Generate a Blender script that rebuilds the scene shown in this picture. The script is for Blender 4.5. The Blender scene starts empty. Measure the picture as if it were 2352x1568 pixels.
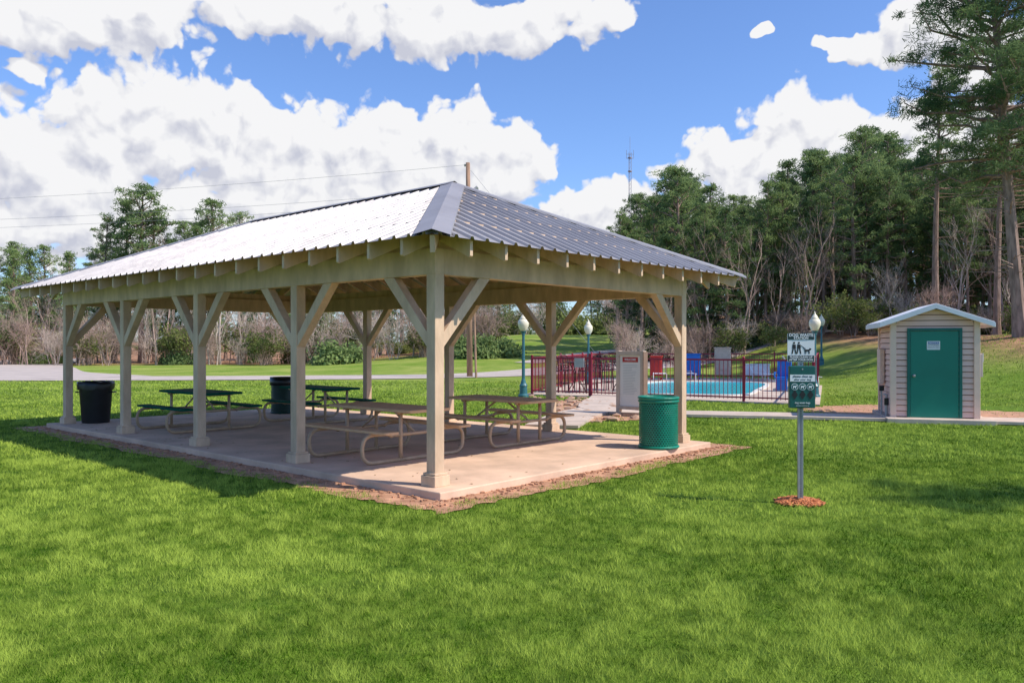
import bpy, math, random
import numpy as np
from mathutils import Vector, Matrix
random.seed(7)
scene=bpy.context.scene
F=1853.0; CX=1176.0; HY=792.0; EYE=1.7
COL=scene.collection
def rad(a): return math.radians(a)

# ------------------------------------------------------------ materials
def newmat(name):
    m=bpy.data.materials.new(name); m.use_nodes=True
    nt=m.node_tree
    return m,nt,nt.nodes['Principled BSDF'],nt.nodes['Material Output']
def mat(name,c1,c2=None,rough=.6,metal=0.,scale=6.,detail=5.,bump=0.,bscale=None,stretch=(1,1,1),spec=.5,lo=.35,hi=.65):
    m,nt,b,out=newmat(name)
    N=nt.nodes.new; L=nt.links.new
    b.inputs['Roughness'].default_value=rough
    b.inputs['Metallic'].default_value=metal
    b.inputs['Specular IOR Level'].default_value=spec
    if c2 is None: c2=tuple(x*.8 for x in c1)
    tc=N('ShaderNodeTexCoord'); mp=N('ShaderNodeMapping'); mp.inputs['Scale'].default_value=stretch
    L(tc.outputs['Object'],mp.inputs['Vector'])
    no=N('ShaderNodeTexNoise'); no.inputs['Scale'].default_value=scale; no.inputs['Detail'].default_value=detail; no.inputs['Roughness'].default_value=.6
    L(mp.outputs[0],no.inputs['Vector'])
    cr=N('ShaderNodeValToRGB'); cr.color_ramp.elements[0].position=lo; cr.color_ramp.elements[1].position=hi
    cr.color_ramp.elements[0].color=(*c2,1); cr.color_ramp.elements[1].color=(*c1,1)
    L(no.outputs['Fac'],cr.inputs['Fac']); L(cr.outputs[0],b.inputs['Base Color'])
    if bump:
        n2=N('ShaderNodeTexNoise'); n2.inputs['Scale'].default_value=bscale or scale*4; n2.inputs['Detail'].default_value=5
        L(mp.outputs[0],n2.inputs['Vector'])
        bp=N('ShaderNodeBump'); bp.inputs['Strength'].default_value=bump; bp.inputs['Distance'].default_value=.02
        L(n2.outputs['Fac'],bp.inputs['Height']); L(bp.outputs[0],b.inputs['Normal'])
    return m
def leafmat(name,dark,light,trans=.35,nscale=.6,use_tint=False,upn=0,rnd=.35):
    m,nt,b,out=newmat(name); N=nt.nodes.new; L=nt.links.new
    nt.nodes.remove(b)
    d=N('ShaderNodeBsdfDiffuse'); t=N('ShaderNodeBsdfTranslucent'); mx=N('ShaderNodeMixShader'); mx.inputs[0].default_value=trans
    ad=N('ShaderNodeMath'); ad.operation='MULTIPLY_ADD'; ad.inputs[1].default_value=rnd
    if use_tint:
        at=N('ShaderNodeAttribute'); at.attribute_name='tint'; L(at.outputs['Fac'],ad.inputs[0]); ad.inputs[1].default_value=1; ad.inputs[2].default_value=0
    else:
        tc=N('ShaderNodeTexCoord'); no=N('ShaderNodeTexNoise'); no.inputs['Scale'].default_value=nscale; no.inputs['Detail'].default_value=3
        L(tc.outputs['Object'],no.inputs['Vector'])
        oi=N('ShaderNodeObjectInfo')
        L(oi.outputs['Random'],ad.inputs[0]); L(no.outputs['Fac'],ad.inputs[2])
    cr=N('ShaderNodeValToRGB'); cr.color_ramp.elements[0].position=.0 if use_tint else .38; cr.color_ramp.elements[1].position=1 if use_tint else .95
    cr.color_ramp.elements[0].color=(*dark,1); cr.color_ramp.elements[1].color=(*light,1)
    L(ad.outputs[0],cr.inputs[0]); L(cr.outputs[0],d.inputs[0]); L(cr.outputs[0],t.inputs[0])
    if upn:
        ge=N('ShaderNodeNewGeometry'); va=N('ShaderNodeVectorMath'); va.operation='ADD'; va.inputs[1].default_value=(0,0,upn); L(ge.outputs['Normal'],va.inputs[0])
        vn_=N('ShaderNodeVectorMath'); vn_.operation='NORMALIZE'; L(va.outputs[0],vn_.inputs[0]); L(vn_.outputs[0],d.inputs['Normal'])
    L(d.outputs[0],mx.inputs[1]); L(t.outputs[0],mx.inputs[2]); L(mx.outputs[0],out.inputs[0])
    return m

WOOD=mat('painted_timber',(.72,.51,.345),(.53,.37,.245),.65,scale=5,stretch=(1,1,.35),bump=.25,bscale=30,spec=.3)
CONC=mat('slab_concrete',(.78,.53,.37),(.54,.37,.26),.9,scale=1.3,detail=8,bump=.15,bscale=40,spec=.2)
WALK=mat('walk_concrete',(.62,.49,.39),(.46,.365,.29),.85,scale=1.5,detail=8,bump=.15,bscale=30)
ROADM=mat('road_concrete',(.54,.46,.41),(.42,.36,.32),.9,scale=.8,detail=8,spec=.2)
SOIL=mat('soil',(.62,.33,.19),(.32,.16,.09),.95,scale=5,detail=8,bump=.8,bscale=25)
GALV=mat('galvanised_steel',(.42,.42,.42),(.32,.32,.32),.5,.4,scale=12)
GREENT=mat('green_plastisol',(.006,.11,.07),(.004,.075,.046),.7,scale=8,spec=.03)
TANT=mat('tan_plastisol',(.72,.45,.26),(.60,.37,.21),.8,scale=8,spec=.03)
TANF=mat('tan_frame_paint',(.55,.375,.235),(.43,.29,.18),.5,scale=8,spec=.3)
CANG=mat('green_can_paint',(.0,.22,.135),(.0,.16,.10),.4,scale=10)
BLACKP=mat('black_plastic',(.012,.013,.015),(.007,.008,.009),.42,scale=5)
LINER=mat('black_liner',(.012,.012,.013),(.004,.004,.005),.35,scale=9)
SIDING=mat('vinyl_siding',(.88,.57,.46),(.80,.515,.415),.6,scale=1.5,spec=.3)
SIDSH=mat('lap_shade_core',(.26,.16,.13),(.22,.14,.115),.8)  # darkened siding colour, painted shade for the lap shadows
TRIMM=mat('beige_trim',(.86,.61,.48),(.78,.55,.43),.6,scale=3,spec=.3)
DOORG=mat('green_door_paint',(.0,.20,.135),(.0,.17,.115),.45,scale=1.5)
DOORF=mat('green_frame_paint',(.0,.13,.10),(.0,.11,.085),.45,scale=1.5)
SHEDR=mat('pale_metal_roof',(.80,.79,.80),(.72,.72,.74),.5,.0,scale=3)
WHITE=mat('white_paint',(.8,.8,.8),(.72,.72,.72),.5,scale=4)
BLACK=mat('black_paint',(.012,.012,.012),(.01,.01,.01),.5)
TEALP=mat('teal_lamp_paint',(.04,.16,.19),(.03,.12,.14),.4,scale=6)
GLOBE=mat('lamp_globe',(.82,.74,.56),(.74,.66,.48),.25,scale=2)
FENCEM=mat('burgundy_paint',(.34,.015,.045),(.25,.01,.03),.45,scale=5)
DKRED=mat('dark_bistro_metal',(.07,.018,.02),(.045,.012,.013),.5)
POLEW=mat('weathered_pole_wood',(.42,.25,.16),(.24,.15,.10),.9,scale=4,stretch=(3,3,.3),bump=.4)
WIREM=mat('cable',(.35,.35,.38),(.3,.3,.32),.6)
TOWERM=mat('tower_steel',(.30,.31,.36),(.26,.26,.3),.5,.0)
BARK=mat('pine_bark',(.38,.26,.205),(.18,.12,.09),.95,scale=3,stretch=(2,2,.5),bump=.8,bscale=12)
TWIG=mat('bare_twig_bark',(.66,.54,.46),(.44,.35,.29),.9,scale=2)
TWIG2=mat('bare_shrub_bark',(.50,.35,.29),(.32,.225,.18),.9,scale=2)
NEEDLE=leafmat('pine_needles',(.06,.115,.05),(.30,.385,.14),.4,.45,upn=.35,rnd=.32)
LEAFB=leafmat('shrub_leaves',(.08,.115,.035),(.28,.31,.10),.4,.5,upn=.3)
SGREEN=mat('sign_green',(.004,.095,.08),(.003,.08,.068),.35,scale=2)
SDARK=mat('sign_dark_green',(.01,.035,.035),(.008,.03,.03),.35)
REDP=mat('red_paint',(.5,.03,.02),(.42,.02,.015),.45)
BLUEP=mat('blue_plastic',(.01,.16,.55),(.01,.12,.45),.4)
NBLUE=mat('notice_blue',(.02,.09,.35),(.02,.08,.3),.4)
GREYP=mat('grey_cabinet',(.46,.45,.43),(.4,.39,.37),.5)
MULCH=mat('orange_mulch',(.66,.24,.085),(.38,.125,.05),.9,scale=30)
ROCKM=mat('rock',(.52,.33,.22),(.32,.19,.12),.9,scale=4,bump=.6)
BOARDP=mat('board_paper',(.80,.75,.68),(.74,.70,.63),.5,scale=2)
TEXTG=mat('print_grey',(.5,.49,.47),(.45,.44,.42),.6)
BRONZE=mat('board_frame',(.60,.46,.35),(.50,.38,.28),.6)
BROWN=mat('board_side_brown',(.26,.16,.11),(.2,.12,.08),.6)
LITTER=mat('dry_leaves',(.50,.34,.18),(.30,.19,.10),.9,scale=20)

def roofmat():
    m,nt,b,out=newmat('ribbed_metal_roofing'); N=nt.nodes.new; L=nt.links.new
    b.inputs['Metallic'].default_value=.25; b.inputs['Specular IOR Level'].default_value=.35
    tc=N('ShaderNodeTexCoord'); no=N('ShaderNodeTexNoise'); no.inputs['Scale'].default_value=1.2; no.inputs['Detail'].default_value=7
    L(tc.outputs['Object'],no.inputs['Vector'])
    cr=N('ShaderNodeValToRGB'); cr.color_ramp.elements[0].position=.3; cr.color_ramp.elements[1].position=.7
    cr.color_ramp.elements[0].color=(.29,.27,.275,1); cr.color_ramp.elements[1].color=(.39,.37,.375,1)
    L(no.outputs['Fac'],cr.inputs[0]); L(cr.outputs[0],b.inputs['Base Color'])
    mr=N('ShaderNodeMapRange'); mr.inputs[3].default_value=.40; mr.inputs[4].default_value=.60
    n2=N('ShaderNodeTexNoise'); n2.inputs['Scale'].default_value=9; L(tc.outputs['Object'],n2.inputs['Vector'])
    L(n2.outputs['Fac'],mr.inputs[0]); L(mr.outputs[0],b.inputs['Roughness'])
    return m
ROOFM=roofmat()

# ------------------------------------------------------------ mesh builder
class MB:
    def __init__(s): s.v=[]; s.f=[]; s.mi=[]; s.m=0
    def add(s,vs,fs):
        o=len(s.v); s.v+= [tuple(p) for p in vs]; s.f+=[tuple(i+o for i in f) for f in fs]; s.mi+=[s.m]*len(fs)
    def box(s,c,d,rz=0,M=None):
        hx,hy,hz=d[0]/2,d[1]/2,d[2]/2
        R=Matrix.Rotation(rz,3,'Z') if M is None else M
        C=Vector(c)
        vs=[C+R@Vector((x*hx,y*hy,z*hz)) for x,y,z in((-1,-1,-1),(1,-1,-1),(1,1,-1),(-1,1,-1),(-1,-1,1),(1,-1,1),(1,1,1),(-1,1,1))]
        s.add(vs,[(0,3,2,1),(4,5,6,7),(0,1,5,4),(1,2,6,5),(2,3,7,6),(3,0,4,7)])
    def beam(s,a,b,w,h,up=(0,0,1)):
        a=Vector(a);b=Vector(b);d=(b-a);L=d.length;d.normalize()
        side=d.cross(Vector(up)).normalized(); u=side.cross(d)
        M=Matrix((side,d,u)).transposed()
        s.box((a+b)/2,(w,L,h),M=M)
    def prism(s,poly,a,b):
        n=len(poly); P=[Vector(p)+Vector(a) for p in poly]; Q=[p+Vector(b) for p in P]
        s.add(P+Q,[tuple(range(n))[::-1],tuple(range(n,2*n))]+[(i,(i+1)%n,(i+1)%n+n,i+n) for i in range(n)])
    def tube(s,pts,r,n=8,cap=True):
        pts=[Vector(p) for p in pts]
        if not hasattr(r,'__len__'): r=[r]*len(pts)
        vs=[];fs=[];prev=None
        for i,p in enumerate(pts):
            d=(pts[min(i+1,len(pts)-1)]-pts[max(i-1,0)])
            if d.length<1e-9: d=Vector((0,0,1))
            d.normalize()
            if prev is None:
                a=d.cross(Vector((0,0,1)))
                if a.length<.1: a=d.cross(Vector((1,0,0)))
            else: a=prev-d*prev.dot(d)
            a.normalize(); prev=a; b=d.cross(a)
            for k in range(n):
                t=2*math.pi*k/n
                vs.append(p+(a*math.cos(t)+b*math.sin(t))*r[i])
        for i in range(len(pts)-1):
            for k in range(n):
                fs.append((i*n+k,i*n+(k+1)%n,(i+1)*n+(k+1)%n,(i+1)*n+k))
        if cap: fs.append(tuple(range(n))[::-1]); fs.append(tuple(range((len(pts)-1)*n,len(pts)*n)))
        s.add(vs,fs)
    def lathe(s,prof,c=(0,0,0),n=24):
        c=Vector(c)
        vs=[];fs=[]
        for r,z in prof:
            for k in range(n):
                t=2*math.pi*k/n; vs.append(c+Vector((r*math.cos(t),r*math.sin(t),z)))
        for i in range(len(prof)-1):
            for k in range(n): fs.append((i*n+k,i*n+(k+1)%n,(i+1)*n+(k+1)%n,(i+1)*n+k))
        fs.append(tuple(range(n))[::-1]); fs.append(tuple(range((len(prof)-1)*n,len(prof)*n)))
        s.add(vs,fs)
    def mesh(s,name,mats,smooth=False):
        me=bpy.data.meshes.new(name); me.from_pydata(s.v,[],s.f); 
        for m in (mats if isinstance(mats,(list,tuple)) else [mats]): me.materials.append(m)
        me.polygons.foreach_set('material_index',s.mi)
        if smooth: me.polygons.foreach_set('use_smooth',[True]*len(me.polygons))
        me.update(); return me
    def obj(s,name,mats,parent=None,smooth=False,bevel=0):
        me=s.mesh(name,mats,smooth); o=bpy.data.objects.new(name,me); COL.objects.link(o)
        if parent: o.parent=parent
        if bevel:
            b=o.modifiers.new('bevel','BEVEL'); b.width=bevel; b.segments=2; b.limit_method='ANGLE'
        return o
def empty(name,loc=(0,0,0),rz=0,parent=None):
    e=bpy.data.objects.new(name,None); COL.objects.link(e); e.location=loc; e.rotation_euler=(0,0,rz); e.empty_display_size=.2
    if parent: e.parent=parent
    return e
def inst(name,me,loc,rz=0,sc=1,parent=None,tilt=(0,0)):
    o=bpy.data.objects.new(name,me); COL.objects.link(o); o.location=loc; o.rotation_euler=(tilt[0],tilt[1],rz)
    o.scale=(sc,sc,sc) if not hasattr(sc,'__len__') else sc
    if parent: o.parent=parent
    return o
def text(name,body,size,loc,m,parent,bold=0):
    cu=bpy.data.curves.new(name,'FONT'); cu.body=body; cu.size=size; cu.align_x='CENTER'; cu.align_y='CENTER'; cu.extrude=.0008; cu.offset=bold
    cu.materials.append(m); o=bpy.data.objects.new(name,cu); COL.objects.link(o); o.location=loc; o.rotation_euler=(rad(90),0,0); o.parent=parent
    return o
def rounded(pts,r=.1,k=6):
    out=[];pts=[Vector(p) for p in pts]
    for i,p in enumerate(pts):
        if i in(0,len(pts)-1): out.append(p); continue
        a=(pts[i-1]-p);b=(pts[i+1]-p); ra=min(r,a.length*.49,b.length*.49)
        a=p+a.normalized()*ra; b=p+b.normalized()*ra
        for j in range(k+1):
            t=j/k; out.append(a*(1-t)**2+p*2*t*(1-t)+b*t*t)
    return out
def sm(a,b,x):
    t=np.clip((x-a)/(b-a),0,1); return t*t*(3-2*t)
def hgt(x,y):
    x=np.asarray(x,float);y=np.asarray(y,float)
    far=sm(46,98,y)*2.9*sm(-22,2,x)
    hr=sm(12.0,24,x)*sm(18,38,y)*2.2
    und=.05*np.sin(x*.35+1)*np.sin(y*.27)*sm(40,60,y)
    return far+hr+und+sm(110,400,y)*3
def H(x,y): return float(hgt(x,y))
_lat=np.random.default_rng(99).random((256,256))
def vn(x,y):
    xi=np.floor(x).astype(int);yi=np.floor(y).astype(int);fx=x-xi;fy=y-yi
    fx=fx*fx*(3-2*fx);fy=fy*fy*(3-2*fy)
    a=_lat[xi%256,yi%256];b=_lat[(xi+1)%256,yi%256];c=_lat[xi%256,(yi+1)%256];d=_lat[(xi+1)%256,(yi+1)%256]
    return (a*(1-fx)+b*fx)*(1-fy)+(c*(1-fx)+d*fx)*fy
def fbm(x,y,o=3):
    s=0;t=0
    for k in range(o): s=s+vn(x*2**k+17*k,y*2**k+31*k)*.5**k; t+=.5**k
    return s/t

# ------------------------------------------------------------ ground
def build_ground():
    xs=np.concatenate([[-900,-500,-300,-200,-140,-100,-80],np.arange(-66,60,1.5),[62,70,80,100,140,200,300,500,900]])
    ys=np.concatenate([[-60,-30,-15,-6],np.arange(0,110,1.5),[112,120,135,150,180,230,300,450,700,1200]])
    X,Y=np.meshgrid(xs,ys); Z=hgt(X,Y)
    n,m=len(xs),len(ys)
    v=np.stack([X,Y,Z],-1).reshape(-1,3)
    f=[(j*n+i,j*n+i+1,(j+1)*n+i+1,(j+1)*n+i) for j in range(m-1) for i in range(n-1)]
    me=bpy.data.meshes.new('ground'); me.from_pydata(v.tolist(),[],f); me.polygons.foreach_set('use_smooth',[True]*len(f))
    mt,nt,b,out=newmat('lawn'); N=nt.nodes.new; L=nt.links.new
    b.inputs['Roughness'].default_value=.9; b.inputs['Specular IOR Level'].default_value=.1
    tc=N('ShaderNodeTexCoord')
    def noise(s,d,r=.6):
        o=N('ShaderNodeTexNoise'); o.inputs['Scale'].default_value=s;o.inputs['Detail'].default_value=d;o.inputs['Roughness'].default_value=r
        L(tc.outputs['Object'],o.inputs['Vector']); return o
    def ramp(src,p0,c0,p1,c1):
        r=N('ShaderNodeValToRGB'); e=r.color_ramp.elements; e[0].position=p0;e[1].position=p1;e[0].color=(*c0,1);e[1].color=(*c1,1); L(src,r.inputs[0]); return r
    r1=ramp(noise(3.,6,.75).outputs['Fac'],.36,(.035,.085,.006),.66,(.17,.27,.025))
    r2=ramp(noise(.25,6,.7).outputs['Fac'],.38,(.16,.26,.03),.66,(.37,.40,.10))
    sp=N('ShaderNodeSeparateXYZ'); L(tc.outputs['Object'],sp.inputs[0])
    mr=N('ShaderNodeMapRange'); mr.inputs[1].default_value=18; mr.inputs[2].default_value=42; mr.inputs[3].default_value=.1; mr.inputs[4].default_value=.85; L(sp.outputs['Y'],mr.inputs[0])
    mx=N('ShaderNodeMix'); mx.data_type='RGBA'; L(mr.outputs[0],mx.inputs[0]); L(r1.outputs[0],mx.inputs[6]); L(r2.outputs[0],mx.inputs[7])
    v2=N('ShaderNodeMapRange'); v2.inputs[1].default_value=62; v2.inputs[2].default_value=74; L(sp.outputs['Y'],v2.inputs[0])
    xg=N('ShaderNodeMapRange'); xg.inputs[1].default_value=-3; xg.inputs[2].default_value=-9; L(sp.outputs['X'],xg.inputs[0])
    xr=N('ShaderNodeMapRange'); xr.inputs[1].default_value=16; xr.inputs[2].default_value=22; L(sp.outputs['X'],xr.inputs[0])
    a=N('ShaderNodeMath'); a.operation='MULTIPLY'; L(v2.outputs[0],a.inputs[0]); L(xg.outputs[0],a.inputs[1])
    yr=N('ShaderNodeMapRange'); yr.inputs[1].default_value=26; yr.inputs[2].default_value=32; L(sp.outputs['Y'],yr.inputs[0])
    c=N('ShaderNodeMath'); c.operation='MULTIPLY'; L(yr.outputs[0],c.inputs[0]); L(xr.outputs[0],c.inputs[1])
    mxx=N('ShaderNodeMath'); mxx.operation='MAXIMUM'; L(a.outputs[0],mxx.inputs[0]); L(c.outputs[0],mxx.inputs[1])
    nz=noise(.6,5); ad=N('ShaderNodeMath'); ad.operation='MULTIPLY_ADD'; ad.inputs[1].default_value=1.5; L(mxx.outputs[0],ad.inputs[0]); 
    nm=N('ShaderNodeMath'); nm.operation='SUBTRACT'; nm.inputs[1].default_value=.75; L(nz.outputs['Fac'],nm.inputs[0]); L(nm.outputs[0],ad.inputs[2]); ad.use_clamp=True
    mu=N('ShaderNodeMath'); mu.operation='MULTIPLY'; mu.use_clamp=True; L(ad.outputs[0],mu.inputs[0]); L(mxx.outputs[0],mu.inputs[1])
    r3=ramp(noise(1.5,6).outputs['Fac'],.35,(.20,.11,.07),.65,(.50,.27,.15))
    m2=N('ShaderNodeMix'); m2.data_type='RGBA'; L(mu.outputs[0],m2.inputs[0]); L(mx.outputs[2],m2.inputs[6]); L(r3.outputs[0],m2.inputs[7])
    L(m2.outputs[2],b.inputs['Base Color'])
    bp=N('ShaderNodeBump'); bp.inputs['Strength'].default_value=.6; bp.inputs['Distance'].default_value=.06
    L(noise(14,4,.8).outputs['Fac'],bp.inputs['Height']); L(bp.outputs[0],b.inputs['Normal'])
    me.materials.append(mt); o=bpy.data.objects.new('ground',me); COL.objects.link(o)
build_ground()

def strip(name,pts,w,m,dz=.02,thick=0):
    P=[Vector((p[0],p[1],0)) for p in pts]
    Q=[]
    for i in range(len(P)-1):
        p0=P[max(i-1,0)];p1=P[i];p2=P[i+1];p3=P[min(i+2,len(P)-1)]
        k=max(2,int((p2-p1).length/1.0))
        for j in range(k):
            t=j/k; Q.append(.5*((2*p1)+(p2-p0)*t+(2*p0-5*p1+4*p2-p3)*t*t+(3*p1-p0-3*p2+p3)*t**3))
    Q.append(P[-1])
    vs=[];fs=[];nc=5
    for i,q in enumerate(Q):
        d=(Q[min(i+1,len(Q)-1)]-Q[max(i-1,0)]).normalized(); nrm=Vector((-d.y,d.x,0))
        for k in range(nc):
            a=(k/(nc-1)-.5)*w; p=q+nrm*a; vs.append((p.x,p.y,H(p.x,p.y)+dz))
    for i in range(len(Q)-1):
        for k in range(nc-1): fs.append((i*nc+k,i*nc+k+1,(i+1)*nc+k+1,(i+1)*nc+k))
    mb=MB(); mb.add(vs,fs); o=mb.obj(name,m)
    if thick:
        s=o.modifiers.new('s','SOLIDIFY'); s.thickness=thick; s.offset=0
    return Q
road1=strip('road',[(-95,33),(-60,36.5),(-30,39.8),(-12,41.5),(-4,43.5),(1,48),(6,54),(14,59),(24,62)],5.2,ROADM,.03)
road2=strip('side_road',[(-22,40.5),(-29,47),(-36,58),(-44,72),(-54,95)],8,ROADM,.036)
path1=strip('footpath',[(13.2,17.2),(11,17.45),(8.5,18.3),(5.5,19.1),(3.4,19.7),(2.4,20.6),(2.45,22.5),(2.9,24.5),(3.25,26.6)],1.15,WALK,.05,.06)
path2=strip('footpath',[(2.3,20.9),(1.7,19.6),(1.25,18.2),(.8,16.4)],1.1,WALK,.045,.06)
strip('footpath',[(1,58),(6,66),(15,72),(30,74)],2.0,ROADM,.03)

# ------------------------------------------------------------ pavilion
LONG=Vector((-.7476,.6640,0)); SHORT=Vector((.6640,.7476,0)); P0=Vector((-.874,9.2,0)); ANG=math.atan2(.7476,.6640)
def pv(s,t,z=0): p=P0+SHORT*s+LONG*t; return Vector((p.x,p.y,z))
PAV=empty('picnic_pavilion',P0,ANG)
SL=.1; W=5.5; LL=10.96; BAY=2.74
mb=MB(); mb.box((2.78,5.48,.03),(5.5+.62,10.96+.75,.14)); slab=mb.obj('concrete_slab',CONC,PAV,bevel=.015)
posts=[(0,i*BAY) for i in range(5)]+[(W,i*BAY) for i in range(5)]
BB=SL+2.40; BT=SL+2.70
for i,(x,y) in enumerate(posts):
    mb=MB(); mb.box((x,y,(SL+BB)/2+.004),(.145,.145,BB-SL)); 
    mb.obj('post_%d'%(i+1),WOOD,PAV,bevel=.008)
    mb=MB(); mb.box((x,y,SL+.06),(.235,.235,.12)); mb.box((x,y,SL+.135),(.20,.20,.03)); 
    mb.obj('post_base_%d'%(i+1),WOOD,PAV,bevel=.006)
mb=MB()
bw=.15
for x in(0,W):
    mb.box((x,LL/2,(BB+BT)/2),(bw,LL+bw,BT-BB)); mb.box((x,LL/2,BT+.07),(.05,LL+.05,.14))
for y in(0,LL):
    mb.box((W/2,y,(BB+BT)/2-.001),(W-bw-.002,bw-.004,BT-BB)); mb.box((W/2,y,BT+.068),(W-.06,.046,.136))
mb.obj('perimeter_beams',WOOD,PAV,bevel=.006)
mb=MB()
def brace(x,y,dx,dy):
    r=.68; z0=BB-.66
    P=[Vector((x+dx*.0725,y+dy*.0725,z0)),Vector((x+dx*.0725,y+dy*.0725,z0-.17)),Vector((x+dx*(r+.17),y+dy*(r+.17),BB-.001)),Vector((x+dx*(r-.02),y+dy*(r-.02),BB-.001))]
    side=Vector((-dy,dx,0))*.06
    mb.prism([p-side for p in P],(0,0,0),side*2)
for i in range(5):
    for x in(0,W):
        if i<4: brace(x,i*BAY,0,1)
        if i>0: brace(x,i*BAY,0,-1)
for y in(0,LL):
    brace(0,y,1,0); brace(W,y,-1,0)
mb.obj('knee_braces',WOOD,PAV,bevel=.005)
OV=.7; EZ=SL+2.74; RISE=1.43; IN_S=3.25; RS=3.45
planes=[ (Vector((-OV,-OV,0)),Vector((0,1,0)),Vector((1,0,0)),RS,LL+2*OV,IN_S),
         (Vector((W+OV,-OV,0)),Vector((0,1,0)),Vector((-1,0,0)),RS,LL+2*OV,IN_S),
         (Vector((-OV,-OV,0)),Vector((1,0,0)),Vector((0,1,0)),IN_S,W+2*OV,RS),
         (Vector((-OV,LL+OV,0)),Vector((1,0,0)),Vector((0,-1,0)),IN_S,W+2*OV,RS)]
mbR=MB(); mbF=MB(); mbP=MB()
for E0,U,I,R,Len,ins in planes:
    pitch=.235
    us=[(0,0),(Len,0),(ins,0),(Len-ins,0)]
    u=.05
    while u<Len-.06:
        us+=[(u,0),(u+.016,.032),(u+.05,.032),(u+.066,0)]
        u+=pitch
    us=[q for q in us if q[0]<=Len]
    us.sort()
    vs=[];fs=[]
    over=.035
    for u,h in us:
        fr=max(0,min(1,u/ins,(Len-u)/ins))
        e=E0+U*u-I*over+Vector((0,0,EZ+h-over*RISE/R)); t=E0+U*u+I*(R*fr)+Vector((0,0,EZ+h+RISE*fr))
        vs+=[e,t]
    for i in range(len(us)-1): fs.append((2*i,2*i+2,2*i+3,2*i+1))
    mbR.add(vs,fs)
    sp=.565; n=int(Len/2/sp)
    cs=[Len/2+(k-n)*sp for k in range(2*n+1)]
    for u in cs:
        fr=min(1,u/ins,(Len-u)/ins)
        if R*fr<.25: continue
        s0=.05; 
        A=E0+U*u+I*s0; B=E0+U*u+I*(R*fr-.03)
        za=EZ+RISE/R*s0-.028; zb=EZ+RISE/R*(R*fr-.03)-.028; dp=.185
        P=[A+Vector((0,0,za)),A+Vector((0,0,za-dp*.93)),A+I*.02+Vector((0,0,za-dp+.0)),B+Vector((0,0,zb-dp)),B+Vector((0,0,zb))]
        mbF.prism([p-U*.021 for p in P],(0,0,0),U*.042)
    for q in (.22,.42,.62,.82):
        fr=q; u0=ins*fr; u1=Len-ins*fr
        a=E0+U*(u0+.1)+I*(R*fr)+Vector((0,0,EZ+RISE*fr-.014)); b=E0+U*(u1-.1)+I*(R*fr)+Vector((0,0,EZ+RISE*fr-.014))
        mbP.beam(a,b,.09,.02)
mbR.obj('metal_roofing',ROOFM,PAV)
RP=[Vector((W/2,-OV+IN_S,EZ+RISE)),Vector((W/2,LL+OV-IN_S,EZ+RISE))]
corners=[(Vector((-OV,-OV,EZ)),RP[0]),(Vector((W+OV,-OV,EZ)),RP[0]),(Vector((-OV,LL+OV,EZ)),RP[1]),(Vector((W+OV,LL+OV,EZ)),RP[1])]
mbC=MB()
for a,b in corners:
    d=(b-a).normalized(); side=d.cross(Vector((0,0,1))).normalized()
    aa=a+Vector((0,0,.05))-d*.05; bb=b+Vector((0,0,.05))
    w=.19; dn=Vector((0,0,-.058))
    V=[aa+side*w+dn,aa,aa-side*w+dn,bb+side*w+dn,bb,bb-side*w+dn, aa+side*(w+.004)+dn*1.5, aa-side*(w+.004)+dn*1.5, bb+side*(w+.004)+dn*1.5, bb-side*(w+.004)+dn*1.5]
    mbC.add(V,[(0,1,4,3),(1,2,5,4),(6,0,3,8),(2,7,9,5)])
    ah=a+d*.06+Vector((0,0,-.12)); bh=b+Vector((0,0,-.12))
    mbF.beam(ah,bh,.05,.18)
a,b=RP; up=Vector((0,0,.055)); dn=Vector((0,0,-.075))
sd=Vector((.19,0,0))
a2=a-Vector((0,.05,0)); b2=b+Vector((0,.05,0))
mbC.add([a2+sd+up+dn,a2+up,a2-sd+up+dn,b2+sd+up+dn,b2+up,b2-sd+up+dn],[(0,1,4,3),(1,2,5,4)])
mbF.beam(a+Vector((0,0,-.13)),b+Vector((0,0,-.13)),.045,.2)
mbC.obj('hip_and_ridge_caps',ROOFM,PAV)
mbF.obj('rafters',WOOD,PAV)
mbP.obj('roof_battens',WOOD,PAV)

def blob_sheet(name,outline,m,dz,jit,seed,step=.12,parent=None):
    r=random.Random(seed); pts=[]
    n=len(outline)
    for i in range(n):
        a=outline[i];b=outline[(i+1)%n]; L=math.hypot(b[0]-a[0],b[1]-a[1]); k=max(1,int(L/step))
        for j in range(k):
            t=j/k; x=a[0]+(b[0]-a[0])*t; y=a[1]+(b[1]-a[1])*t
            nx,ny=(b[1]-a[1])/L,-(b[0]-a[0])/L
            s=r.uniform(-1,1)*jit*.5+jit*.7*math.sin(i*3+t*L*1.7+seed)*math.sin(t*L*.63+i)
            pts.append((x+nx*s,y+ny*s,dz))
    mb=MB(); mb.add(pts,[tuple(range(len(pts)))]); return mb.obj(name,m,parent)
o=.5
ring=[(2.78+sx*(3.06+o),5.48+sy*(5.855+o)) for sx,sy in((-1,-1),(1,-1),(1,1),(-1,1))]
def to_world(r): return [(pv(a,b).x,pv(a,b).y) for a,b in r]
blob_sheet('soil_border',to_world(ring),SOIL,.012,.12,3)
blob_sheet('soil_patch',[(1.4,17.6),(3.4,18.6),(2.9,20),(3.2,24.8),(1.2,24.2),(1.0,21)],SOIL,.014,.25,5)
blob_sheet('soil_patch',[(8.0,18.5),(13.4,17.0),(14.2,19.0),(10,22.9),(7.6,22)],SOIL,.014,.3,9)
mb=MB(); R=random.Random(12)
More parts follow.
